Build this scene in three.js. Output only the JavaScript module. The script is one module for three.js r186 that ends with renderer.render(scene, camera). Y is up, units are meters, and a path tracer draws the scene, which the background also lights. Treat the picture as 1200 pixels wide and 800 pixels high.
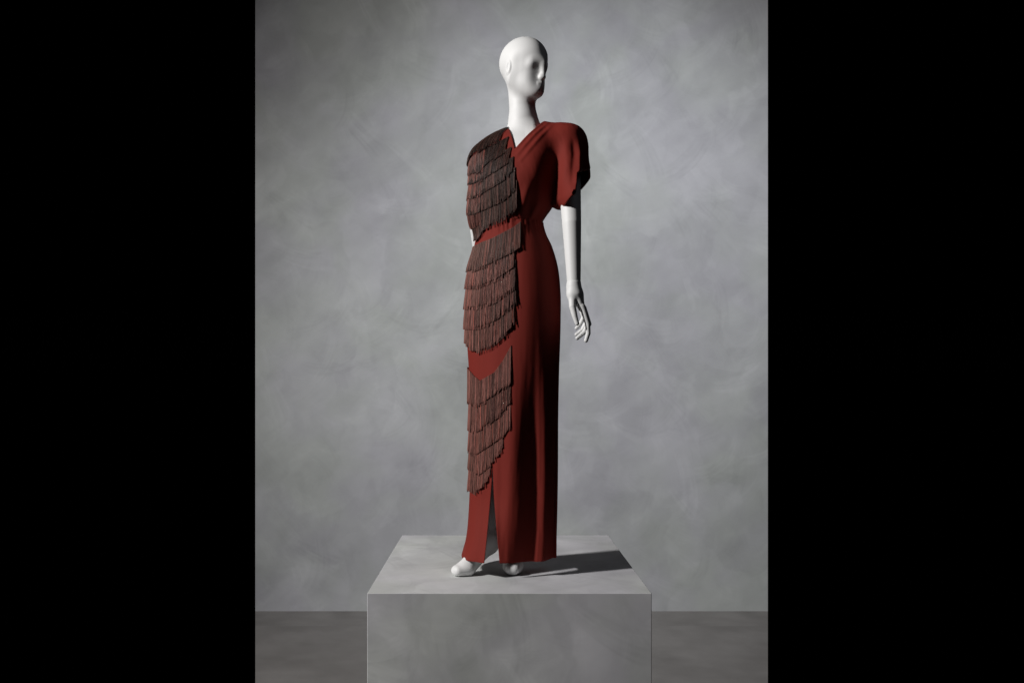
import * as THREE from 'three';
import { RectAreaLightUniformsLib } from 'three/addons/lights/RectAreaLightUniformsLib.js';
import { mergeGeometries } from 'three/addons/utils/BufferGeometryUtils.js';
import { RoundedBoxGeometry } from 'three/addons/geometries/RoundedBoxGeometry.js';

/* ------------------------------------------------------------ camera, lamps, exposure */
const FOCAL = 1050, CX = 579, CY = 448;            // lens in pixels of a 1200 x 800 picture, optical centre shifted (view camera)
const PLINTH_TOP = 0.95, CAM_Y = PLINTH_TOP + 0.642, CAM_Z = 3.061;
const scene = new THREE.Scene();
scene.background = new THREE.Color(0x000000);      // dark studio beyond the set
const camera = new THREE.PerspectiveCamera(2 * Math.atan(400 / FOCAL) * 180 / Math.PI, 1.5, 0.05, 60);
camera.position.set(0, CAM_Y, CAM_Z);
camera.lookAt(0, CAM_Y, 0);
camera.setViewOffset(1200, 800, 600 - CX, 400 - CY, 1200, 800);
camera.updateProjectionMatrix();

const WALL = { x0: -1.664, x1: 1.908, y1: 4.4, z: -3.177 };
const renderer = new THREE.WebGLRenderer({ antialias: true });
renderer.toneMapping = THREE.LinearToneMapping;
renderer.toneMappingExposure = 1;
renderer.shadowMap.enabled = true;

RectAreaLightUniformsLib.init();
const key = new THREE.SpotLight(0xfffcfa, 114, 0, 0.84, 0.8, 2);   // studio lamp high on the left, almost level with the figure
key.position.set(-4.45, 4.3, 2.0);
key.target.position.set(0.3, 1.95, -0.25);
key.castShadow = true; key.shadow.radius = 11; key.shadow.mapSize.set(2048, 2048);
key.name = 'key_lamp';
scene.add(key, key.target);
const wash = new THREE.SpotLight(0xf6faff, 50, 0, 0.6, 1, 2);       // background lamp above the frame, washing the wall
wash.name = 'background_lamp'; wash.position.set(0.9, 5.4, 0.4); wash.target.position.set(0.7, 1.9, WALL.z);
wash.castShadow = true; wash.shadow.radius = 12;
scene.add(wash, wash.target);
const fill = new THREE.RectAreaLight(0xf4f6ff, 0.1, 3, 3);          // weak overhead softbox
fill.name = 'overhead_softbox'; fill.position.set(1.4, 5.2, 1.6); fill.lookAt(0.1, 1.6, -0.2);
scene.add(fill);

/* ------------------------------------------------------------ helpers */
const { sin, cos, abs, min, max, sqrt, exp, floor, PI, hypot } = Math;
let seed = 7;
const rnd = () => { seed = (seed * 1664525 + 1013904223) >>> 0; return seed / 4294967296; };
const clamp = (v, a, b) => v < a ? a : v > b ? b : v;
const lerp = (a, b, t) => a + (b - a) * t;
const sst = (a, b, v) => { const t = clamp((v - a) / (b - a), 0, 1); return t * t * (3 - 2 * t); };
const at = (px, py, z = 0) => { const k = (CAM_Z - z) / FOCAL; return [(px - CX) * k, CAM_Y - (py - CY) * k, z]; };   // a picture point at depth z
const Q = 3.061 / FOCAL;                           // metres per picture pixel in the figure's plane
const pyOf = (p) => CY + (CAM_Y - p[1]) * FOCAL / (CAM_Z - p[2]);
const pxOf = (p) => CX + p[0] * FOCAL / (CAM_Z - p[2]);
const nominalPy = (y) => CY + (CAM_Y - y) / Q;

function hash(x, y, z) { let h = (x * 374761393 + y * 668265263 + z * 2147483647) | 0; h = Math.imul(h ^ (h >>> 13), 1274126177); h = Math.imul(h ^ (h >>> 16), 2246822519); return ((h ^ (h >>> 13)) >>> 0) / 4294967296; }
function noise(x, y, z = 0) {
  const i = floor(x), j = floor(y), k = floor(z); let u = x - i, v = y - j, w = z - k;
  u = u * u * u * (u * (u * 6 - 15) + 10); v = v * v * v * (v * (v * 6 - 15) + 10); w = w * w * (3 - 2 * w);
  const c = (a, b, d) => hash(i + a, j + b, k + d);
  const f = (d) => lerp(lerp(c(0, 0, d), c(1, 0, d), u), lerp(c(0, 1, d), c(1, 1, d), u), v);
  return (z === 0 ? f(0) : lerp(f(0), f(1), w)) * 2 - 1;
}
const fbm = (x, y, o, z = 0) => { let s = 0, a = 0.5; for (let i = 0; i < o; i++) { s += a * noise(x + i * 17.3, y - i * 9.1, z); x *= 2.03; y *= 2.03; a *= 0.5; } return s; };

function table(rows) {                             // smooth interpolation of columns against the first one
  const n = rows.length;
  return (t, c) => {
    if (t <= rows[0][0]) return rows[0][c];
    if (t >= rows[n - 1][0]) return rows[n - 1][c];
    let i = 0; while (rows[i + 1][0] < t) i++;
    const h = rows[i + 1][0] - rows[i][0], u = (t - rows[i][0]) / h;
    const sl = (k) => k <= 0 || k >= n - 1 ? 0 : (rows[k + 1][c] - rows[k - 1][c]) / (rows[k + 1][0] - rows[k - 1][0]);
    const a = rows[i][c], b = rows[i + 1][c], m0 = (i ? sl(i) : (b - a) / h) * h, m1 = (i < n - 2 ? sl(i + 1) : (b - a) / h) * h;
    const u2 = u * u, u3 = u2 * u;
    return (2 * u3 - 3 * u2 + 1) * a + (u3 - 2 * u2 + u) * m0 + (-2 * u3 + 3 * u2) * b + (u3 - u2) * m1;
  };
}
function poly(pts) {                               // y along a polyline given right to left or left to right
  const s = pts.slice().sort((a, b) => a[0] - b[0]);
  return (x) => { if (x <= s[0][0]) return s[0][1]; for (let i = 1; i < s.length; i++) if (x <= s[i][0]) return lerp(s[i - 1][1], s[i][1], (x - s[i - 1][0]) / (s[i][0] - s[i - 1][0])); return s[s.length - 1][1]; };
}

// signed distances
const smin = (a, b, k) => { const h = max(k - abs(a - b), 0) / k; return min(a, b) - h * h * k * 0.25; };
const smax = (a, b, k) => -smin(-a, -b, k);
function cap(p, a, b, ra, rb) {
  const bx = b[0] - a[0], by = b[1] - a[1], bz = b[2] - a[2], x = p[0] - a[0], y = p[1] - a[1], z = p[2] - a[2];
  const h = clamp((x * bx + y * by + z * bz) / (bx * bx + by * by + bz * bz), 0, 1);
  return hypot(x - bx * h, y - by * h, z - bz * h) - lerp(ra, rb, h);
}
function ell(p, c, r) {
  const x = (p[0] - c[0]) / r[0], y = (p[1] - c[1]) / r[1], z = (p[2] - c[2]) / r[2];
  const k0 = sqrt(x * x + y * y + z * z), k1 = hypot(x / r[0], y / r[1], z / r[2]);
  return k1 < 1e-9 ? -min(r[0], r[1], r[2]) : k0 * (k0 - 1) / k1;
}
const sph = (p, c, r) => hypot(p[0] - c[0], p[1] - c[1], p[2] - c[2]) - r;

// isosurface (surface nets), vertices pulled onto the surface
function mesh(f, lo, hi, h, pull = 2) {
  const nx = Math.ceil((hi[0] - lo[0]) / h) + 1, ny = Math.ceil((hi[1] - lo[1]) / h) + 1, nz = Math.ceil((hi[2] - lo[2]) / h) + 1;
  const v = new Float32Array(nx * ny * nz), p = [0, 0, 0];
  const B = 4;                                     // skip blocks far from the surface
  for (let k = 0; k < nz; k += B) for (let j = 0; j < ny; j += B) for (let i = 0; i < nx; i += B) {
    p[0] = lo[0] + (i + B / 2 - 0.5) * h; p[1] = lo[1] + (j + B / 2 - 0.5) * h; p[2] = lo[2] + (k + B / 2 - 0.5) * h;
    const d = f(p), far = abs(d) > h * B * 2.2;
    for (let c = k; c < min(k + B, nz); c++) for (let b = j; b < min(j + B, ny); b++) for (let a = i; a < min(i + B, nx); a++) {
      if (far) { v[(c * ny + b) * nx + a] = d; continue; }
      p[0] = lo[0] + a * h; p[1] = lo[1] + b * h; p[2] = lo[2] + c * h;
      v[(c * ny + b) * nx + a] = f(p);
    }
  }
  const id = new Int32Array(nx * ny * nz).fill(-1), pos = [], E = [[0, 1], [2, 3], [4, 5], [6, 7], [0, 2], [1, 3], [4, 6], [5, 7], [0, 4], [1, 5], [2, 6], [3, 7]];
  const q = new Float64Array(8);
  for (let k = 0; k < nz - 1; k++) for (let j = 0; j < ny - 1; j++) for (let i = 0; i < nx - 1; i++) {
    let m = 0; const o = (k * ny + j) * nx + i;
    for (let c = 0; c < 8; c++) { q[c] = v[o + (c & 1) + ((c >> 1) & 1) * nx + (c >> 2) * nx * ny]; if (q[c] < 0) m |= 1 << c; }
    if (m === 0 || m === 255) continue;
    let x = 0, y = 0, z = 0, n = 0;
    for (const [a, b] of E) if ((q[a] < 0) !== (q[b] < 0)) { const t = q[a] / (q[a] - q[b]); x += lerp(a & 1, b & 1, t); y += lerp((a >> 1) & 1, (b >> 1) & 1, t); z += lerp(a >> 2, b >> 2, t); n++; }
    id[o] = pos.length / 3; pos.push(lo[0] + (i + x / n) * h, lo[1] + (j + y / n) * h, lo[2] + (k + z / n) * h);
  }
  const idx = [], quad = (a, b, c, d, flip) => { if (a < 0 || b < 0 || c < 0 || d < 0) return; if (flip) idx.push(a, c, b, a, d, c); else idx.push(a, b, c, a, c, d); };
  const s = [1, nx, nx * ny];
  for (let k = 1; k < nz - 1; k++) for (let j = 1; j < ny - 1; j++) for (let i = 1; i < nx - 1; i++) {
    const o = (k * ny + j) * nx + i, w = v[o] < 0;
    for (let ax = 0; ax < 3; ax++) { const o2 = o + s[ax]; if (w === (v[o2] < 0)) continue; const u = s[(ax + 1) % 3], t = s[(ax + 2) % 3]; quad(id[o], id[o - u], id[o - u - t], id[o - t], !w); }
  }
  const e = h * 0.3, g = [0, 0, 0], nor = new Float32Array(pos.length);
  for (let i = 0; i < pos.length; i += 3) {
    for (let it = 0; it <= pull; it++) {
      g[0] = pos[i]; g[1] = pos[i + 1]; g[2] = pos[i + 2];
      const d = f(g);
      g[0] += e; let gx = f(g); g[0] -= 2 * e; gx -= f(g); g[0] += e;
      g[1] += e; let gy = f(g); g[1] -= 2 * e; gy -= f(g); g[1] += e;
      g[2] += e; let gz = f(g); g[2] -= 2 * e; gz -= f(g);
      const l = hypot(gx, gy, gz) || 1, sl = l / (2 * e);
      gx /= l; gy /= l; gz /= l;
      if (it < pull) { const mv = clamp(d / max(sl, 0.3), -h * 0.6, h * 0.6); pos[i] -= gx * mv; pos[i + 1] -= gy * mv; pos[i + 2] -= gz * mv; }
      nor[i] = gx; nor[i + 1] = gy; nor[i + 2] = gz;
    }
  }
  const geo = new THREE.BufferGeometry();
  geo.setAttribute('position', new THREE.Float32BufferAttribute(pos, 3));
  geo.setAttribute('normal', new THREE.BufferAttribute(nor, 3));
  geo.setIndex(idx);
  return geo;
}

function addMesh(name, geo, mat, parent) {
  const m = new THREE.Mesh(geo, mat); m.name = name; m.castShadow = m.receiveShadow = true; parent.add(m); return m;
}

/* ------------------------------------------------------------ materials */
function texture(w, h, fn, srgb = true) {
  const d = new Uint8Array(w * h * 4);
  for (let j = 0; j < h; j++) for (let i = 0; i < w; i++) { const c = fn(i / w, j / h), o = (j * w + i) * 4; d[o] = clamp(c[0], 0, 255); d[o + 1] = clamp(c[1], 0, 255); d[o + 2] = clamp(c[2], 0, 255); d[o + 3] = 255; }
  const t = new THREE.DataTexture(d, w, h); t.magFilter = THREE.LinearFilter; t.minFilter = THREE.LinearMipmapLinearFilter; t.generateMipmaps = true;
  t.wrapS = t.wrapT = THREE.RepeatWrapping; if (srgb) t.colorSpace = THREE.SRGBColorSpace; t.needsUpdate = true; return t;
}
// brushed plaster: broad clouds, crossing trowel strokes, fine grain
function plaster(u, v, o) {
  const wx = fbm(u * 2.1 + o, v * 2.1 - o, 4) * 0.35, wy = fbm(u * 2.1 - 7 + o, v * 2.1 + 3, 4) * 0.35;
  const cloud = fbm(u * 1.3 + wx + o, v * 1.3 + wy, 4);
  const ang = 0.6, ca = cos(ang), sa = sin(ang);
  const s = (u * ca + v * sa), t = (-u * sa + v * ca);
  const stroke = fbm(s * 2.2 + 5 + o + wx, t * 7 + wy, 4), stroke2 = fbm(-u * 1.6 + v * 5 + wx, u * 6 + v * 1.8 + o, 4);
  const patch = sst(0.02, 0.16, fbm(u * 2.6 + wy * 1.4 + o, v * 2.1 + wx * 1.4 + 30, 5)) - 0.4;
  return { cloud, stroke, stroke2, patch, hue: fbm(u * 2.1 + wx + 60 + o, v * 2.1 + wy, 3), fine: noise(u * 160, v * 160) * 0.5 + noise(u * 70, v * 90) * 0.5 };
}
function dabs(u, v, o, size) {                     // overlapping trowel and brush marks, each with its own direction and tone
  const a = u / size, b = v / size, ia = floor(a), ib = floor(b); let s = 0;
  for (let y = ib - 1; y <= ib + 1; y++) for (let x = ia - 1; x <= ia + 1; x++) for (let k = 0; k < 2; k++) {
    const h = (n) => hash(x + o * 31, y, n + k * 17);
    const dx = a - x - h(1), dy = b - y - h(2), an = h(3) * 3.1416 + 0.35 * (dx + dy), c = cos(an), e = sin(an), l = dx * c + dy * e, w = (-dx * e + dy * c) + 0.35 * l * l * (h(6) - 0.5);
    const L = 0.45 + 0.5 * h(4), W = 0.1 + 0.2 * h(5), m = (1 - sst(0.55, 1, abs(l) / L)) * (1 - sst(0.5 + 0.4 * h(8), 1, abs(w) / W));
    if (m > 0) s += (h(7) - 0.5) * m * (0.75 + 0.5 * noise(w * 26 + h(9) * 50, l * 2.5));
  }
  return s;
}
const plasterTone = (u, v, o, base, k) => {
  const q = plaster(u, v, o), l = base + k * (q.cloud * 13 + q.stroke * 8 + q.stroke2 * 8 + q.patch * 6 + dabs(u, v, o, 0.34) * 13 + dabs(u + 3.3, v + 1.7, o + 1, 0.15) * 8) + q.fine * 1.2, w = clamp(q.hue * 2.6, -1, 1) * 1.9;
  return [l - 0.6 + w * 0.35, l + 0.3 - w * 0.35, l + 1.4 - w * 0.2 + (w > 0 ? w * 1.3 : w * 1.6)];
};
const wallMap = texture(1024, 1024, (u, v) => plasterTone(u * 3.572, v * 4.4, 0, 162, 0.8));
const wallBump = texture(1024, 1024, (u, v) => { const q = plaster(u * 3.572, v * 4.4, 0), l = 128 + q.stroke * 70 + q.stroke2 * 50 + q.fine * 8; return [l, l, l]; }, false);
const plinthMap = texture(1024, 1024, (u, v) => plasterTone(u * 1.3, v * 1.3, 11, 190, 1.25));
const floorMap = texture(512, 512, (u, v) => { const q = plaster(u * 2.8, v * 3, 23), l = 113 + q.cloud * 10 + q.stroke2 * 10 + fbm(u * 3, v * 14, 4) * 6 + q.fine * 1.5; return [l + 3, l, l - 2.5]; });
const wallMat = new THREE.MeshStandardMaterial({ map: wallMap, bumpMap: wallBump, bumpScale: 0.0012, roughness: 0.92 });
const plinthMat = new THREE.MeshStandardMaterial({ map: plinthMap, roughness: 0.8 });
const floorMat = new THREE.MeshStandardMaterial({ map: floorMap, roughness: 0.75 });
const whiteMat = new THREE.MeshPhysicalMaterial({ color: new THREE.Color().setRGB(0.75, 0.755, 0.75), roughness: 0.55 });
const dressMat = new THREE.MeshPhysicalMaterial({ color: new THREE.Color().setRGB(0.17, 0.0195, 0.0135), roughness: 0.78, specularIntensity: 0.3, side: THREE.DoubleSide });
const fringeMat = new THREE.MeshPhysicalMaterial({ vertexColors: true, roughness: 0.55, specularIntensity: 0.6 });

/* ------------------------------------------------------------ setting */
function structure(name, geo, mat, label, category) {
  const m = addMesh(name, geo, mat, scene); m.userData = { kind: 'structure', label, category }; return m;
}
{
  const w = WALL.x1 - WALL.x0, g = new THREE.BoxGeometry(w, WALL.y1, 0.06);
  g.translate((WALL.x0 + WALL.x1) / 2, WALL.y1 / 2, WALL.z - 0.03);
  structure('wall', g, wallMat, 'mottled grey brushed plaster wall behind the mannequin', 'wall');
  // floor: only the strip that the photograph shows, from the wall to in front of the plinth
  const zf = 0.7, k = (CAM_Z - zf) / (CAM_Z - WALL.z), s = new THREE.Shape();
  s.moveTo(WALL.x0, -WALL.z); s.lineTo(WALL.x1, -WALL.z); s.lineTo(WALL.x1 * k, -zf); s.lineTo(WALL.x0 * k, -zf); s.closePath();
  const f = new THREE.ExtrudeGeometry(s, { depth: 0.03, bevelEnabled: false });
  const uv = f.attributes.uv; for (let i = 0; i < uv.count; i++) uv.setXY(i, uv.getX(i) / 2.8, uv.getY(i) / 2.8);
  f.rotateX(-PI / 2); f.translate(0, -0.03, 0);
  structure('floor', f, floorMat, 'dim brownish grey floor at the foot of the wall', 'floor');
}
{
  const x0 = (430 - CX) / 385, x1 = (764 - CX) / 385, zf = CAM_Z - FOCAL * 0.642 / 247, zb = CAM_Z - FOCAL * 0.642 / 179;
  const g = new THREE.Group(); g.name = 'plinth'; g.position.set((x0 + x1) / 2, 0, (zf + zb) / 2); scene.add(g);
  g.userData = { label: 'low square grey plaster plinth that the mannequin stands on', category: 'plinth' };
  const b = new RoundedBoxGeometry(x1 - x0, PLINTH_TOP - 0.002, zf - zb, 3, 0.002); b.translate(0, PLINTH_TOP / 2 + 0.001, 0);
  addMesh('block', b, plinthMat, g);
}

/* ------------------------------------------------------------ shape of the dress: half widths by height (picture rows in the figure's plane) */
const TORSO = table([
  // row, left, right, half depth, centre z
  [150, 578, 650, 0.060, -0.015], [163, 566, 664, 0.078, 0.0], [178, 562, 664, 0.095, 0.008], [195, 561, 660, 0.108, 0.016], [212, 561, 657, 0.112, 0.02],
  [230, 561, 653, 0.106, 0.018], [244, 561, 648, 0.1, 0.012], [255, 560.5, 640, 0.096, 0.006], [262, 560, 636.5, 0.094, 0.004], [275, 558, 640, 0.098, 0],
  [290, 554.5, 647, 0.106, 0], [315, 549, 654, 0.116, 0], [345, 546.5, 657, 0.12, 0], [375, 545.5, 657, 0.12, 0], [400, 546.5, 656.5, 0.12, 0],
  [430, 548.5, 655.5, 0.12, 0], [480, 550.5, 654.5, 0.12, 0], [560, 550.5, 654, 0.12, 0], [605, 549, 653.5, 0.122, 0], [630, 546.5, 653, 0.125, 0], [651, 541, 653, 0.128, 0]]);
const WAIST = 262, NEXP = 2.05, TURN = 0.27;   // the figure is turned a little to the left
const turnZ = (u) => { const v = u - 0.3; return TURN * (u - 0.6 * (v + sqrt(v * v + 0.02))); };
function section(py) {
  const L = (TORSO(py, 1) - CX) * Q, R = (TORSO(py, 2) - CX) * Q;
  return { cx: (L + R) / 2, a: (R - L) / 2, b: TORSO(py, 3), cz: TORSO(py, 4) };
}
const HEM_PY = 650.5, hemY = CAM_Y - (HEM_PY - CY) * Q;
function torsoD(p) {
  const s = section(nominalPy(p[1])), x = abs(p[0] - s.cx) / s.a, z = abs(p[2] - s.cz - s.a * turnZ((p[0] - s.cx) / s.a)) / s.b;
  return (Math.pow(Math.pow(x, NEXP) + Math.pow(z, NEXP) + 1e-9, 1 / NEXP) - 1) * lerp(min(s.a, s.b), max(s.a, s.b), x / (x + z + 1e-6));
}
// shoulders and sleeves
const NB = at(617, 156, -0.03);
const ShL = at(665, 169, 0.01), SlL = at(680, 235, 0.06);             // her left shoulder and sleeve (right in the picture)
const ShR = at(570, 190, -0.02), SlR = at(566.5, 246, -0.02);        // her right
const cutN = [38 / 50.3, 33 / 50.3], cutP = at(672.5, 233);
function shouldersD(p) {
  let d = cap(p, at(632, 160, -0.03), ShL, 0.05, 0.0585);
  d = smin(d, cap(p, at(600, 171, -0.03), ShR, 0.042, 0.046), 0.04);
  return d;
}
const facA = at(682, 190, 0.1);
function sleeveLD(p, off) {
  const x = [p[0], p[1], p[2] * 0.82];
  const d = cap(x, [ShL[0], ShL[1], 0.008], [SlL[0], SlL[1], 0.085], 0.0595 + off, 0.067 + off);
  return smax(d, (p[0] - facA[0] + (p[1] - facA[1]) * 0.2) * 0.82 + (p[2] - facA[2]) * 0.57 - off, 0.02);   // flat outer side
}
const openA = at(671.5, 222), openB = at(679, 209);
const openD = (p) => min((p[0] - openA[0]) * 0.995 - (p[1] - openA[1]) * 0.1, (p[0] - openB[0]) * 0.58 - (p[1] - openB[1]) * 0.81, p[2] - 0.03); // front edge of the sleeve
const sleeveRD = (p, off) => cap(p, ShR, SlR, 0.052 + off, 0.051 + off);
// upper body without folds; the mannequin's skin lies just inside
function upperD(p) {
  const py = nominalPy(p[1]);
  const t = smax(torsoD(p), p[1] - (CAM_Y - (150 - CY) * Q), 0.07);
  let d = smin(t, shouldersD(p), 0.05);
  return py > WAIST - 40 ? lerp(d, torsoD(p), sst(WAIST - 40, WAIST - 20, py)) : d;
}
// soft folds: polyline in picture points, width, height (m)
const FOLDS = [
  // pleats along the neckline
  [[[641, 139], [622, 160], [604, 181]], 2.0, 0.006], [[[645, 142], [627, 163], [606, 189]], 1.9, 0.006], [[[650, 145], [632, 168], [609, 198]], 2.0, 0.005],
  // shoulder drape to the underarm
  [[[653, 166], [647, 198], [640, 230], [634, 252]], 9, -0.0125], [[[661, 166], [659, 200], [652, 238]], 4, 0.008],
  [[[668, 168], [669, 190], [665, 226]], 2.4, -0.005], [[[675, 164], [677, 188], [675.5, 212], [669, 238]], 3.0, 0.014],
  [[[628, 215], [622, 240], [616, 258]], 4, -0.007], [[[619, 222], [612, 245], [609, 260]], 4, 0.006], [[[633, 240], [626, 252], [620, 262]], 2.5, 0.006], [[[640, 246], [634, 255], [630, 262]], 2, 0.005],
].map(([pts, w, h]) => ({ pts: pts.map(([x, y]) => at(x, y)), w: w * 1.25 * Q, h }));
function foldsD(p) {
  const front = sst(-0.03, 0.03, p[2]); if (front <= 0) return 0;
  let s = 0;
  for (const f of FOLDS) {
    let best = 9, tt = 0; const n = f.pts.length - 1;
    for (let i = 0; i < n; i++) {
      const a = f.pts[i], b = f.pts[i + 1], bx = b[0] - a[0], by = b[1] - a[1], x = p[0] - a[0], y = p[1] - a[1], h = clamp((x * bx + y * by) / (bx * bx + by * by), 0, 1), d = hypot(x - bx * h, y - by * h);
      if (d < best) { best = d; tt = (i + h) / n; }
    }
    if (best < f.w * 3) s += 0.7 * f.h * exp(-(best * best) / (f.w * f.w)) * sst(-0.02, 0.4, tt) * (1 - 0.55 * sst(0.75, 1.02, tt));
  }
  return (s + fbm(p[0] * 34 + p[1] * 9, p[1] * 15, 3) * 0.0012) * front;
}
// the V of the neckline, as an outline in the picture plane
const VEE = [[590, 100], [597, 148], [603, 180], [637.5, 139], [650, 100]].map(([x, y]) => at(x, y, 0.03));
function veeD(p) {
  let d = 1e9, inside = false;
  for (let i = 0, j = VEE.length - 1; i < VEE.length; j = i++) {
    const a = VEE[j], b = VEE[i], ex = b[0] - a[0], ey = b[1] - a[1], wx = p[0] - a[0], wy = p[1] - a[1], h = clamp((wx * ex + wy * ey) / (ex * ex + ey * ey), 0, 1);
    d = min(d, hypot(wx - ex * h, wy - ey * h));
    if ((a[1] > p[1]) !== (b[1] > p[1]) && p[0] < (b[0] - a[0]) * (p[1] - a[1]) / (b[1] - a[1]) + a[0]) inside = !inside;
  }
  return max(inside ? -d : d, -0.05 - p[2]);
}
function bodiceSolid(p) {                          // outside of the bodice with sleeves
  let d = upperD(p);
  const cut = (p[0] - cutP[0]) * cutN[0] - (p[1] - cutP[1]) * cutN[1];
  d = smin(d, smax(sleeveLD(p, 0), cut, 0.006), 0.045);
  d = smin(d, cap(p, at(652, 205, 0.05), at(655, 236, 0.06), 0.035, 0.026), 0.03);
  d = smin(d, max(sleeveRD(p, 0), at(0, 258)[1] - p[1]), 0.03);
  return d;
}
function bodiceD(p) {
  let d = bodiceSolid(p) - foldsD(p);
  const cut = (p[0] - cutP[0]) * cutN[0] - (p[1] - cutP[1]) * cutN[1];
  d = smax(d, openD(p), 0.004);
  d = max(d, -max(sleeveLD(p, -0.0105) - foldsD(p), -0.085 - cut));                    // hollow sleeves
  d = max(d, -max(sleeveRD(p, -0.006), p[1] - at(0, 225)[1]));
  d = smax(d, -veeD(p), 0.004);
  d = max(d, -(neckD(p) - 0.006));
  d = smax(d, at(0, WAIST + 1.5)[1] - p[1], 0.008);
  return d;
}
const dressD = (p) => p[1] < at(0, WAIST)[1] ? min(torsoD(p), bodiceSolid(p)) : bodiceSolid(p);   // what the fringe lies on

/* ------------------------------------------------------------ mannequin */
const headC = at(616.3, 78.5, -0.02), YAW = 0.78;
const fw = [sin(YAW), 0, cos(YAW)], rt = [cos(YAW), 0, -sin(YAW)];    // forward, and to the right in the picture
const TILT = 0.14;
function headD(w) {
  const dx = w[0] - headC[0], dy0 = w[1] - headC[1], dz = w[2] - headC[2];
  let z = dx * fw[0] + dz * fw[2]; const x = abs(dx * rt[0] + dz * rt[2]);
  const y = dy0 * cos(TILT) + z * sin(TILT); z = z * cos(TILT) - dy0 * sin(TILT);
  const p = [x, y, z];
  const prow = 0.5 * sst(0.055, -0.005, y) * sst(-0.03, 0.03, z) * (sqrt(x * x + 0.000196) - 0.014), q = [x, y, z + prow];  // the face narrows towards the nose
  let d = ell(q, [0, 0.018, -0.014], [0.0725, 0.083, 0.094]);             // skull
  d = smin(d, ell(q, [0, -0.028, 0.020], [0.062, 0.075, 0.068]), 0.03);    // face
  d = smin(d, cap(q, [0.042, -0.052, -0.002], [0.014, -0.082, 0.052], 0.021, 0.018), 0.035); // jaw
  d = smin(d, sph(p, [0, -0.082, 0.062], 0.0175), 0.026);                  // chin
  d = smin(d, cap(p, [0, 0.002, 0.077], [0.03, 0.0, 0.060], 0.004, 0.003), 0.03); // brow
  d = smin(d, ell(q, [0.013, -0.062, 0.054], [0.029, 0.03, 0.027]), 0.025); // mouth and cheek
  d = smax(d, -ell(p, [0.0275, -0.036, 0.0925], [0.017, 0.031, 0.0158]), 0.035); // eye hollow
  d = smin(d, cap(p, [0, 0.0, 0.0785], [0, -0.041, 0.0885], 0.005, 0.006), 0.013); // nose
  d = smin(d, sph(p, [0.006, -0.042, 0.0825], 0.005), 0.012);
  d = smin(d, cap(p, [0, -0.0615, 0.079], [0.010, -0.0635, 0.0755], 0.0036, 0.002), 0.008); // lips
  d = smin(d, cap(p, [0, -0.0715, 0.078], [0.009, -0.0695, 0.0755], 0.0038, 0.0025), 0.008);
  // ear in low relief
  let e = ell(p, [0.0698, -0.016, -0.014], [0.0062, 0.024, 0.012]);
  e = smax(e, -ell(p, [0.0766, -0.014, -0.011], [0.0052, 0.016, 0.0062]), 0.004);
  d = smin(d, e, 0.006);
  return d;
}
function neckD(p) {
  let d = cap(p, at(610, 88, -0.045), at(613.5, 148, -0.035), 0.0455, 0.0455);
  d = smin(d, cap(p, at(613.5, 146, -0.035), at(620, 170, -0.02), 0.0465, 0.055), 0.03);
  return d;
}
function hipsD(p) { return max(torsoD(p) + 0.022, at(0, 420)[1] - p[1], p[1] - at(0, 285)[1]); }
const fuR = { hip: at(590, 380, -0.02), knee: at(579, 510, -0.02), ankle: at(570.8, 630, -0.005), ball: [at(546, 663, 0.07)[0], PLINTH_TOP + 0.021, 0.07], toe: [at(536, 668, 0.095)[0], PLINTH_TOP + 0.018, 0.09] };
const fuL = { hip: at(622, 380, -0.01), knee: at(612, 510, 0.01), ankle: at(603, 632, -0.045), ball: [at(601, 663, 0.03)[0], PLINTH_TOP + 0.023, 0.045], toe: [at(600.5, 668, 0.095)[0], PLINTH_TOP + 0.02, 0.08] };
function legD(p, j, foot) {
  let d = cap(p, j.hip, j.knee, 0.062, 0.045);
  const calf = [lerp(j.knee[0], j.ankle[0], 0.3), lerp(j.knee[1], j.ankle[1], 0.3), lerp(j.knee[2], j.ankle[2], 0.3) - 0.02];
  d = smin(d, cap(p, j.knee, calf, 0.046, 0.045), 0.04);
  d = smin(d, cap(p, calf, j.ankle, 0.041, 0.0255), 0.04);
  const heel = [j.ankle[0] + foot[0] * -0.014, j.ankle[1] - 0.028, j.ankle[2] - foot[1] * 0.018];
  d = smin(d, cap(p, j.ankle, heel, 0.0245, 0.0215), 0.02);
  d = smin(d, cap(p, heel, j.ball, 0.022, 0.022), 0.03);
  d = smin(d, cap(p, j.ankle, j.ball, 0.024, 0.022), 0.03);
  const side = [-foot[1], foot[0]], wd = 0.014;
  for (const s of [-1, 1]) d = smin(d, cap(p, [j.ball[0] + side[0] * wd * s, j.ball[1], j.ball[2] + side[1] * wd * s], [j.toe[0] + side[0] * wd * 0.55 * s, j.toe[1], j.toe[2] + side[1] * wd * 0.55 * s], 0.021, 0.017), 0.012);
  return smax(d, PLINTH_TOP + 0.0005 - p[1], 0.004);
}
const armL = { s: at(666, 178, 0.02), e: at(670, 262, 0.105), w: at(672.6, 331, 0.13) };
const armR = { s: at(572, 192, -0.025), e: at(560.5, 262, -0.055), w: at(567, 332, -0.135) };
function armD(p, j) {
  const d = cap(p, j.s, j.e, 0.041, 0.0315);
  return min(d, cap(p, j.e, j.w, 0.0315, 0.0222));
}
const wristCut = at(0, 329.3, 0.13)[1];
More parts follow.
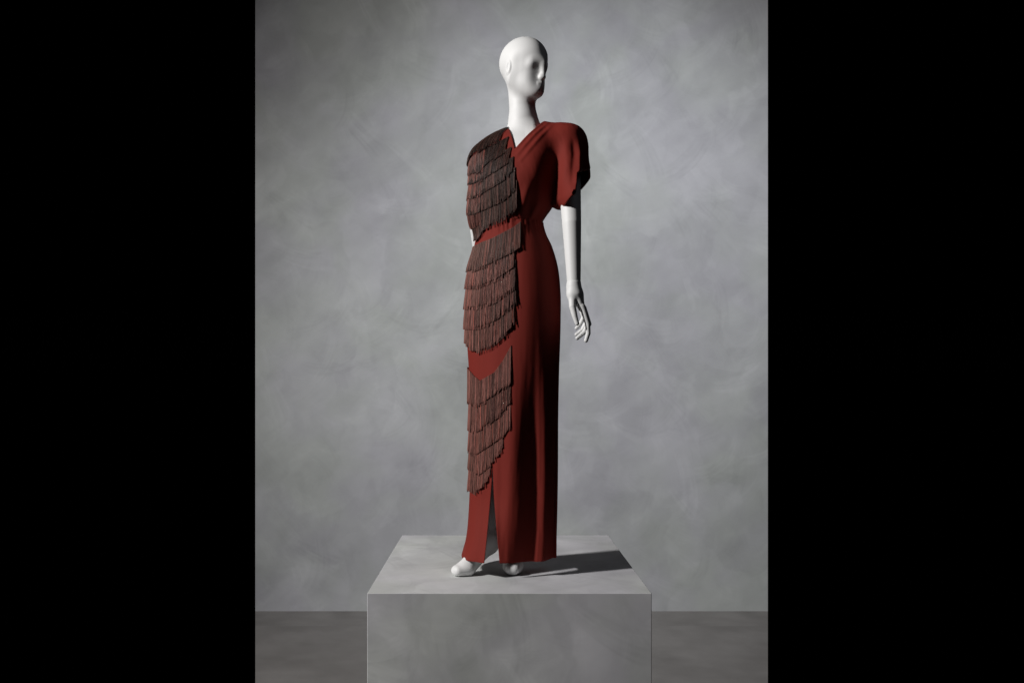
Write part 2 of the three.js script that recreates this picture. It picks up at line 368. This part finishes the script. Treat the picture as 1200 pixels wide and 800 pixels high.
function bodyD(p) {
  let d = smin(neckD(p), upperD(p) + lerp(0.0085, 0.034, max(sst(182, 192, nominalPy(p[1])), sst(0.13, 0.18, p[0]))), 0.035);
  d = max(d, at(0, 270)[1] - p[1]);
  d = smin(d, smin(headD(p), 1, 0.01), 0.022);
  d = smin(d, hipsD(p), 0.02);
  d = smin(d, smin(legD(p, fuR, [-0.8, 0.6]), legD(p, fuL, [-0.05, 1]), 0.01), 0.02);
  let a = smin(max(armD(p, armL), wristCut - 0.012 - p[1]), max(armD(p, armR), wristCut - 0.012 - p[1]), 0.005);
  return smin(d, a, 0.015);
}
// hand, thumb side towards the lens
const hz = (px, py, z) => at(px, py, z + 0.12);
const HAND = [
  [[682.5, 359, 0.028], [688.8, 380, 0.033], [689.4, 390.5, 0.034], [686.8, 399, 0.036], [0.0098, 0.0086, 0.0078, 0.0066]],
  [[684, 361, 0.008], [690.2, 379.5, 0.009], [684.5, 389.5, 0.013], [676.6, 396, 0.017], [0.0098, 0.0086, 0.0076, 0.0064]],
  [[682.5, 361, -0.012], [688, 376.5, -0.012], [682.5, 386.5, -0.007], [675.6, 391.8, -0.002], [0.0095, 0.0082, 0.0072, 0.006]],
  [[680, 359, -0.03], [684, 371.5, -0.031], [680, 379.5, -0.027], [675.5, 384.5, -0.022], [0.0085, 0.0072, 0.0064, 0.0055]],
  [[670.5, 344, 0.022], [671, 359, 0.038], [673.6, 370, 0.043], [676.4, 379, 0.046], [0.0135, 0.0112, 0.0092, 0.007]],
].map((f) => ({ j: f.slice(0, 4).map((q) => hz(...q)), r: f[4] }));
const handW = hz(672.6, 331, 0.01), pB = [hz(676, 346, 0.022), hz(675, 346, -0.008)], pK = [hz(681.5, 361, 0.026), hz(679.5, 360, -0.026)];
function handD(p) {
  let d = cap(p, handW, hz(673.5, 343, 0.01), 0.0225, 0.0215);
  d = smin(d, cap(p, pB[0], pK[0], 0.0175, 0.0105), 0.018);
  d = smin(d, cap(p, pB[1], pK[1], 0.0165, 0.0095), 0.018);
  d = smin(d, cap(p, hz(675.5, 346, 0.008), hz(682, 361.5, 0.002), 0.018, 0.0105), 0.02);
  d = smin(d, cap(p, hz(672, 338, 0.016), HAND[4].j[0], 0.018, 0.0145), 0.02);
  for (let i = 0; i < 5; i++) {
    const { j, r } = HAND[i];
    let f = cap(p, j[0], j[1], r[0], r[1]);
    f = min(f, cap(p, j[1], j[2], r[1], r[2])); f = min(f, cap(p, j[2], j[3], r[2], r[3]));
    d = smin(d, f, i === 4 ? 0.009 : 0.0045);
  }
  return smax(d, p[1] - wristCut, 0.0015);
}
{
  const man = new THREE.Group(); man.name = 'mannequin'; man.position.set(0.06, PLINTH_TOP, 0); scene.add(man);
  man.userData = { label: 'white bald female mannequin standing on the plinth, head turned to its left', category: 'mannequin' };
  const shift = (g) => g.translate(-man.position.x, -man.position.y, -man.position.z);
  const neckY = at(0, 127)[1];
  const head = mesh((p) => max(smin(neckD(p), headD(p), 0.022), neckY - 0.012 - p[1]), [headC[0] - 0.115, neckY - 0.008, headC[2] - 0.13], [headC[0] + 0.12, headC[1] + 0.115, headC[2] + 0.135], 0.0022);
  const low = mesh(bodyD, [-0.16, PLINTH_TOP - 0.006, -0.2], [0.36, neckY, 0.22], 0.0055);
  addMesh('body', shift(mergeGeometries([head, low])), whiteMat, man);
  const hg = mesh(handD, [handW[0] - 0.04, at(0, 406, 0.15)[1], 0.055], [handW[0] + 0.085, wristCut + 0.004, 0.235], 0.0015);
  addMesh('hand', shift(hg), whiteMat, man);
  const other = hg.clone();                        // her right hand, behind the hip
  const pp = other.attributes.position, nn = other.attributes.normal;
  other.translate(man.position.x, man.position.y, man.position.z);
  for (let i = 0; i < pp.count; i++) { pp.setXYZ(i, armR.w[0] - (pp.getX(i) - armL.w[0]), pp.getY(i) + armR.w[1] - armL.w[1], pp.getZ(i) + armR.w[2] - armL.w[2]); nn.setX(i, -nn.getX(i)); }
  const ii = other.index.array; for (let i = 0; i < ii.length; i += 3) { const t = ii[i]; ii[i] = ii[i + 1]; ii[i + 1] = t; }
  addMesh('hand', shift(other), whiteMat, man);
}

/* ------------------------------------------------------------ dress */
const dress = new THREE.Group(); dress.name = 'evening_dress'; dress.position.set(0.06, hemY, 0); scene.add(dress);
dress.userData = { label: 'long dark red crepe evening dress with brown fringe tiers, worn by the mannequin', category: 'dress' };
const dressShift = (g) => g.translate(-dress.position.x, -dress.position.y, -dress.position.z);
function metricUV(g, k = 0.25) { const p = g.attributes.position, uv = new Float32Array(p.count * 2); for (let i = 0; i < p.count; i++) { uv[2 * i] = (p.getX(i) + p.getZ(i)) / k; uv[2 * i + 1] = p.getY(i) / k; } g.setAttribute('uv', new THREE.BufferAttribute(uv, 2)); return g; }

addMesh('bodice', dressShift(metricUV(mesh(bodiceD, [at(540, 0)[0], at(0, 268)[1], -0.15], [at(702, 0)[0], at(0, 134)[1], 0.17], 0.0034, 1))), dressMat, dress);

// skirt: a sheet from the right edge of the slit round the body to its left edge
const SLIT_TOP = 540;
const slitR = table([[SLIT_TOP, 577.5], [575, 578.6], [610, 581.5], [651, 585.5]]), slitL = table([[SLIT_TOP, 577.5], [575, 575], [610, 571.5], [651, 567]]);
const FOLD_S = table([[-1, 0], [-0.85, 0.003], [-0.65, -0.003], [-0.46, 0.003], [-0.3, 0.004], [-0.1, 0.008], [0.08, -0.002], [0.28, -0.024], [0.42, -0.031], [0.56, -0.016], [0.69, -0.004], [0.8, -0.016], [0.9, -0.016], [0.965, 0.008], [1, 0.0]]);
const LEFT_S = table([[-1, 0.05], [-0.88, 0.06], [-0.68, 0.06], [-0.45, 0.05], [-0.25, 0.02], [-0.1, 0.006], [0.1, 0], [1, 0]]);
function skirtPoint(py, th, inset) {
  const s = section(py), sn = sin(th), cs = cos(th);
  const ux = Math.sign(sn) * Math.pow(abs(sn), 2 / NEXP), uz = Math.sign(cs) * Math.pow(abs(cs), 2 / NEXP);
  let x = s.cx + (s.a - inset) * ux, z = s.cz + (s.b - inset) * uz + s.a * turnZ(ux);
  const amp = sst(350, 600, py), am2 = sst(265, 330, py);
  const m = sst(-0.1, 0.25, cs);
  z += m * LEFT_S(ux, 1) * sst(575, 650, py);            // drapes over the forward foot
  z += m * (FOLD_S(ux, 1) * amp + fbm(x * 30, py * 0.018, 3) * 0.0016 * (0.35 + amp));
  x += sst(0.9, 1, ux) * -0.001 * amp;
  z -= (1 - m) * amp * 0.012 * sin(ux * 9 + 1);
  const wr = fbm(cs * 2.6 + 5, sn * 2.6 + py * 0.004, 3, py * 0.006) * 0.004 * (0.1 + am2 * 0.1 + 0.7 * amp) + noise(cs * 14 + 40, sn * 14, py * 0.012) * 0.00025 * (1 + 1.5 * sst(290, 262, py));
  const g = sst(285, 262, py) * sin(th * 38 + noise(cs * 3, sn * 3 + 9) * 3) * 0.0014;
  x += ux * (wr + g); z += uz * (wr + g);
  return [x, 0, z];
}
{
  const rows = 150, cols = 300, th = (px, py) => { const s = section(py), X = (px - CX) * (CAM_Z - 0.11) / FOCAL, u = clamp((X - s.cx) / s.a, -1, 1); return Math.sign(u) * Math.asin(Math.pow(abs(u), NEXP / 2)); };
  const pos = [], uv = [], idx = [];
  for (const inset of [0, 0.0022]) for (let r = 0; r <= rows; r++) {
    const py = lerp(WAIST, HEM_PY, r / rows), t0 = th(py < SLIT_TOP ? 577.5 : slitR(py, 1), py), t1 = th(py < SLIT_TOP ? 577.5 : slitL(py, 1), py) + 2 * PI;
    for (let c = 0; c <= cols; c++) {
      const t = lerp(t0, t1, c / cols), q = skirtPoint(py, t, inset);
      const droop = -0.0015 * sin(t * 3) * sst(600, 650, py);
      pos.push(q[0], CAM_Y - (py - CY) * Q + droop, q[2]); uv.push(t * 0.5, py * 0.012);
    }
  }
  const W = cols + 1, N = (rows + 1) * W;
  for (let r = 0; r < rows; r++) for (let c = 0; c < cols; c++) { const a = r * W + c, b = a + 1, d = a + W, e = d + 1; idx.push(a, d, b, b, d, e); idx.push(N + a, N + b, N + d, N + b, N + e, N + d); }
  for (let c = 0; c < cols; c++) { const a = rows * W + c, b = a + 1; idx.push(a, N + a, b, b, N + a, N + b); }
  for (let r = floor((SLIT_TOP - WAIST) / (HEM_PY - WAIST) * rows); r < rows; r++) { let a = r * W, b = a + W; idx.push(a, N + a, b, b, N + a, N + b); a += cols; b += cols; idx.push(a, b, N + a, b, N + b, N + a); }
  const g = new THREE.BufferGeometry();
  g.setAttribute('position', new THREE.Float32BufferAttribute(pos, 3)); g.setAttribute('uv', new THREE.Float32BufferAttribute(uv, 2)); g.setIndex(idx); g.computeVertexNormals();
  const nn = g.attributes.normal;
  for (const o of [0, N]) for (let r = 0; r <= rows && lerp(WAIST, HEM_PY, r / rows) < SLIT_TOP + 8; r++) { const a = o + r * W, b = a + cols, v = new THREE.Vector3(nn.getX(a) + nn.getX(b), nn.getY(a) + nn.getY(b), nn.getZ(a) + nn.getZ(b)).normalize(); nn.setXYZ(a, v.x, v.y, v.z); nn.setXYZ(b, v.x, v.y, v.z); }
  addMesh('skirt', dressShift(g), dressMat, dress);
}

/* ------------------------------------------------------------ fringe */
const grad = (p) => { const e = 0.002, q = p.slice(); q[0] += e; let x = dressD(q); q[0] -= 2 * e; x -= dressD(q); q[0] = p[0]; q[1] += e; let y = dressD(q); q[1] -= 2 * e; y -= dressD(q); q[1] = p[1]; q[2] += e; let z = dressD(q); q[2] -= 2 * e; z -= dressD(q); const l = hypot(x, y, z) || 1; return [x / l, y / l, z / l]; };
function cast(px, py) {                            // where a picture point meets the dress
  const d = [(px - CX) / FOCAL, -(py - CY) / FOCAL, -1], l = hypot(...d), o = [0, CAM_Y, CAM_Z]; let t = 2.6, best = 9, bp = null;
  for (let i = 0; i < 160; i++) { const p = [o[0] + d[0] / l * t, o[1] + d[1] / l * t, o[2] + d[2] / l * t], s = dressD(p); if (s < 0.0004) return p; if (s < best) { best = s; bp = p; } t += s * 0.6; if (t > 3.6) break; }
  if (best > 0.012) return null;
  for (let i = 0; i < 3; i++) { const g = grad(bp), s = dressD(bp); bp = [bp[0] - g[0] * s, bp[1] - g[1] * s, bp[2] - g[2] * s]; }
  return bp;
}
function strand(list, path, r, c) {          // thin cord along a path
  const n = path.length;
  const base = list.pos.length / 3;
  for (let i = 0; i < n; i++) {
    const a = path[max(i - 1, 0)], b = path[min(i + 1, n - 1)], p = path[i];
    let tx = b[0] - a[0], ty = b[1] - a[1], tz = b[2] - a[2]; const l = hypot(tx, ty, tz) || 1; tx /= l; ty /= l; tz /= l;
    const dt = c.dir[0] * tx + c.dir[1] * ty + c.dir[2] * tz; let ux = c.dir[0] - tx * dt, uy = c.dir[1] - ty * dt, uz = c.dir[2] - tz * dt; const ul = hypot(ux, uy, uz) || 1; ux /= ul; uy /= ul; uz /= ul;
    const vx = ty * uz - tz * uy, vy = tz * ux - tx * uz, vz = tx * uy - ty * ux, rr = i === n - 1 ? r * 0.8 : r, tw = 0.75 + rnd() * 0.5;
    for (let k = 0; k < 4; k++) { const w = k * PI / 2 + 0.4, cx = cos(w) * rr, cy = sin(w) * rr, nx = ux * cos(w) + vx * sin(w), ny = uy * cos(w) + vy * sin(w), nz = uz * cos(w) + vz * sin(w); list.pos.push(p[0] + ux * cx + vx * cy, p[1] + uy * cx + vy * cy, p[2] + uz * cx + vz * cy); list.nor.push(nx, ny, nz); list.col.push(c[0] * tw, c[1] * tw, c[2] * tw); }
    if (i) for (let k = 0; k < 4; k++) { const a0 = base + (i - 1) * 4 + k, a1 = base + (i - 1) * 4 + (k + 1) % 4, b0 = a0 + 4, b1 = a1 + 4; list.idx.push(a0, a1, b0, a1, b1, b0); }
  }
  const e = base + (n - 1) * 4; list.idx.push(e, e + 1, e + 2, e, e + 2, e + 3, base, base + 2, base + 1, base, base + 3, base + 2);
}
function tier({ top, bottom, wrap = 0.12, off = [0.002, 0.0085], tone = 0, dark = 1, drop = 0, label }) {
  // header line on the dress
  const line = [], topY = poly(top), botY = poly(bottom), x0 = top[0][0], x1 = top[top.length - 1][0];
  for (let i = 0, n = Math.ceil(abs(x1 - x0) / 0.6); i <= n; i++) { const px = lerp(x0, x1, i / n), p = cast(px, topY(px)); if (p) line.push({ p, px }); }
  let last = line[line.length - 1], q = last.p.slice();
  for (let s = 0; s < wrap; s += 0.003) {
    const n = grad(q), l = hypot(n[0], n[2]) || 1; q = [q[0] - n[2] / l * 0.003, q[1] + drop * 0.003, q[2] + n[0] / l * 0.003];
    const n2 = grad(q), d = dressD(q); q = [q[0] - n2[0] * d, q[1] - n2[1] * d, q[2] - n2[2] * d];
    line.push({ p: q.slice(), px: last.px });
  }
  const L = { pos: [], nor: [], col: [], idx: [] };
  const spacing = 0.0062; let acc = 0;
  for (let i = 1; i < line.length; i++) {
    const a = line[i - 1], b = line[i], d = hypot(b.p[0] - a.p[0], b.p[1] - a.p[1], b.p[2] - a.p[2]);
    if (d > 0.02) continue;
    acc += d;
    while (acc > spacing) {
      acc -= spacing;
      const t = clamp(1 - acc / d, 0, 1), root = [0, 1, 2].map((k) => lerp(a.p[k], b.p[k], t)), px = lerp(a.px, b.px, t);
      const c0 = [-line[min(i + 4, line.length - 1)].p[0] + line[max(i - 5, 0)].p[0], 0, -line[min(i + 4, line.length - 1)].p[2] + line[max(i - 5, 0)].p[2]];
      const dir = [b.p[0] - a.p[0], b.p[1] - a.p[1], b.p[2] - a.p[2]].map((v) => v / d);
      const end = botY(px) + (rnd() - 0.5) * 1.0, swing = (rnd() - 0.5) * 0.0065, mix = rnd(), shade = 0.8 + rnd() * 0.4;
      const nS = 10; let last3 = 1;
      for (let k = 0; k < nS; k++) {
        const sp = ((k + 0.5) / nS - 0.5) * spacing * 1.15 + (rnd() - 0.5) * 0.001, tipX = sp * (0.55 + rnd() * 0.2) + swing + (rnd() - 0.5) * 0.0014;
        const depth = (k % 3) * 0.0009 + rnd() * 0.0006, stop = end + (rnd() - 0.5) * 1.0;
        let p = root.map((v, m) => v + dir[m] * sp); const path = []; let drift = 0;
        const n0 = grad(p), d0 = dressD(p) - off[0] - depth; p = [p[0] - n0[0] * d0, p[1] - n0[1] * d0, p[2] - n0[2] * d0];
        path.push(p.slice());
        const total = max(stop - pyOf(p), 3), py0 = pyOf(p), ph = rnd() * 6, step = 0.011;
        for (let it = 0; it < 24; it++) {
          const n = grad(p), dd = dressD(p), f = clamp((pyOf(p) - py0) / total, 0, 1), o = lerp(off[0], off[1], f) + depth;
          let v = [0, -1, 0];
          if (dd < o + 0.003) { const nd = -n[1]; if (nd < 0) { v = [-n[0] * nd, -1 - n[1] * nd, -n[2] * nd]; const l = hypot(...v) || 1; v = v.map((w) => w / l); } }
          const want = (tipX - sp) * f * f + sin(f * 8 + ph) * 0.0011 * f, dx = want - drift; drift = want;
          p = [p[0] + v[0] * step + dir[0] * dx, p[1] + v[1] * step + dir[1] * dx, p[2] + v[2] * step + dir[2] * dx];
          const d2 = dressD(p);
          if (d2 < o) { const m = grad(p); p = [p[0] + m[0] * (o - d2), p[1] + m[1] * (o - d2), p[2] + m[2] * (o - d2)]; }
          else if (d2 < 0.03) { const m = grad(p), s = (d2 - o) * 0.25; p = [p[0] - m[0] * s, p[1], p[2] - m[2] * s]; }
          path.push(p.slice());
          if (pyOf(p) >= stop) break;
        }
        const c = clamp(mix * 0.4 + rnd() * 0.7 + tone, 0, 1), sh = shade * (k % 3 ? last3 : (last3 = 0.4 + 1.25 * rnd())) * (0.75 + rnd() * 0.5);
        const A = [0.085, 0.05, 0.037], B = rnd() < 0.12 ? [0.32, 0.085, 0.06] : [0.235, 0.092, 0.075];
        strand(L, path, 0.00058 + rnd() * 0.0002, Object.assign(A.map((w, m) => lerp(w, B[m], c) * sh * dark), { dir: c0 }));
      }
    }
  }
  const g = new THREE.BufferGeometry();
  g.setAttribute('position', new THREE.Float32BufferAttribute(L.pos, 3)); g.setAttribute('normal', new THREE.Float32BufferAttribute(L.nor, 3)); g.setAttribute('color', new THREE.Float32BufferAttribute(L.col, 3)); g.setIndex(L.idx);
  const m = addMesh('fringe_tier', dressShift(g), fringeMat, dress);
  m.userData = { label };
  return m;
}
// her right sleeve
const SLV = [[[571, 172], [556, 182], [549, 190], 200, 205], [[568, 186], [558, 190], [548, 198], 210, 215], [[566, 198], [556, 204], [548, 209], 227, 233], [[565, 212], [556, 217], [547.5, 222], 245, 250], [[565, 228], [556, 232], [548, 236], 263, 265.5]];
SLV.forEach(([a, b, c, e0, e1]) => tier({ top: [a, b, c], bottom: [[570, e0], [555, e0 + 1], [546, e1]], wrap: 0.09, off: [0.002, 0.0075], tone: 0.25, dark: 0.8, label: 'reddish brown fringe on the sleeve' }));
// front of the bodice
const FRONT = [
  { top: [[597.5, 149.5], [588, 151.5], [576, 156.5], [563, 165], [554, 175]], bottom: [[598, 164], [588, 172], [572, 180], [556, 192]] },
  { top: [[597.5, 160], [586, 166], [571, 174], [558, 184]], bottom: [[600, 176], [590, 183], [575, 190], [558, 202]] },
  { top: [[600.5, 172], [586, 180], [571, 187], [557, 196]], bottom: [[604, 187], [588, 197], [572, 205], [558, 213]] },
  { top: [[603.5, 183], [584, 194], [570, 202], [557, 210]], bottom: [[604, 199], [584, 214], [570, 221], [557, 229]] },
  { top: [[605, 195], [590, 208], [572, 217], [557, 225]], bottom: [[606, 216], [598, 227], [582, 236], [566, 244], [556, 251]] },
  { top: [[606.5, 210], [598, 222], [582, 232], [566, 240], [557, 247]], bottom: [[607, 239], [592, 254], [578, 261], [568, 266], [556, 281]] }];
FRONT.forEach((f, i) => tier({ ...f, wrap: 0.03, tone: -0.3, dark: [0.4, 0.42, 0.46, 0.58, 0.66, 0.7][i], label: 'dark brown fringe on the bodice front' }));
// hip
const HIP = [
  { top: [[611, 259], [602, 266], [578, 279], [565, 284], [557.5, 288]], bottom: [[612, 286], [604, 291], [583, 306], [562, 315], [548, 316]], tone: -0.12 },
  { top: [[604.5, 286], [583, 300], [562, 309], [550, 309]], bottom: [[606.5, 310], [583, 326], [562, 335], [545, 335]] },
  { top: [[605.5, 304], [583, 320], [562, 329], [547.5, 329]], bottom: [[607.5, 333], [583, 351], [562, 359], [544, 359]] },
  { top: [[606, 326], [583, 344], [562, 352], [545.5, 352]], bottom: [[606, 352], [577, 377], [558, 384], [543, 383]] },
  { top: [[603.5, 345], [577, 370], [558, 377], [545, 376]], bottom: [[604, 375], [592, 391], [577, 404], [560, 411], [552, 408], [543, 398]] }];
HIP.forEach((f) => tier({ tone: 0.1, ...f, label: 'rose brown fringe over the hip' }));
// thigh and knee
const KNEE = [
  { top: [[600, 403.5], [590, 422], [580, 436], [563, 446], [556, 440], [547.5, 430]], bottom: [[601, 446], [580, 460], [570, 469], [560, 474], [549, 470]] },
  { top: [[600, 440], [580, 454], [570, 463], [560, 468], [550, 463]], bottom: [[602, 464], [588, 484], [574, 494], [560, 505], [549, 501]] },
  { top: [[599.5, 458], [588, 478], [574, 488], [560, 498], [550, 494]], bottom: [[599, 498], [590, 510], [574, 520], [560, 532], [549, 526]] },
  { top: [[591, 500], [585, 507], [574, 513], [560, 525], [550, 519]], bottom: [[592, 520], [588, 527], [572, 548], [562, 554], [549, 547]] },
  { top: [[577, 537], [572, 541], [562, 547], [550, 540]], bottom: [[577, 550], [572, 563], [566, 570], [558, 577], [549, 572]] }];
KNEE.forEach((f) => tier({ tone: 0.12, ...f, label: 'rose brown fringe above the knee slit' }));

renderer.render(scene, camera);
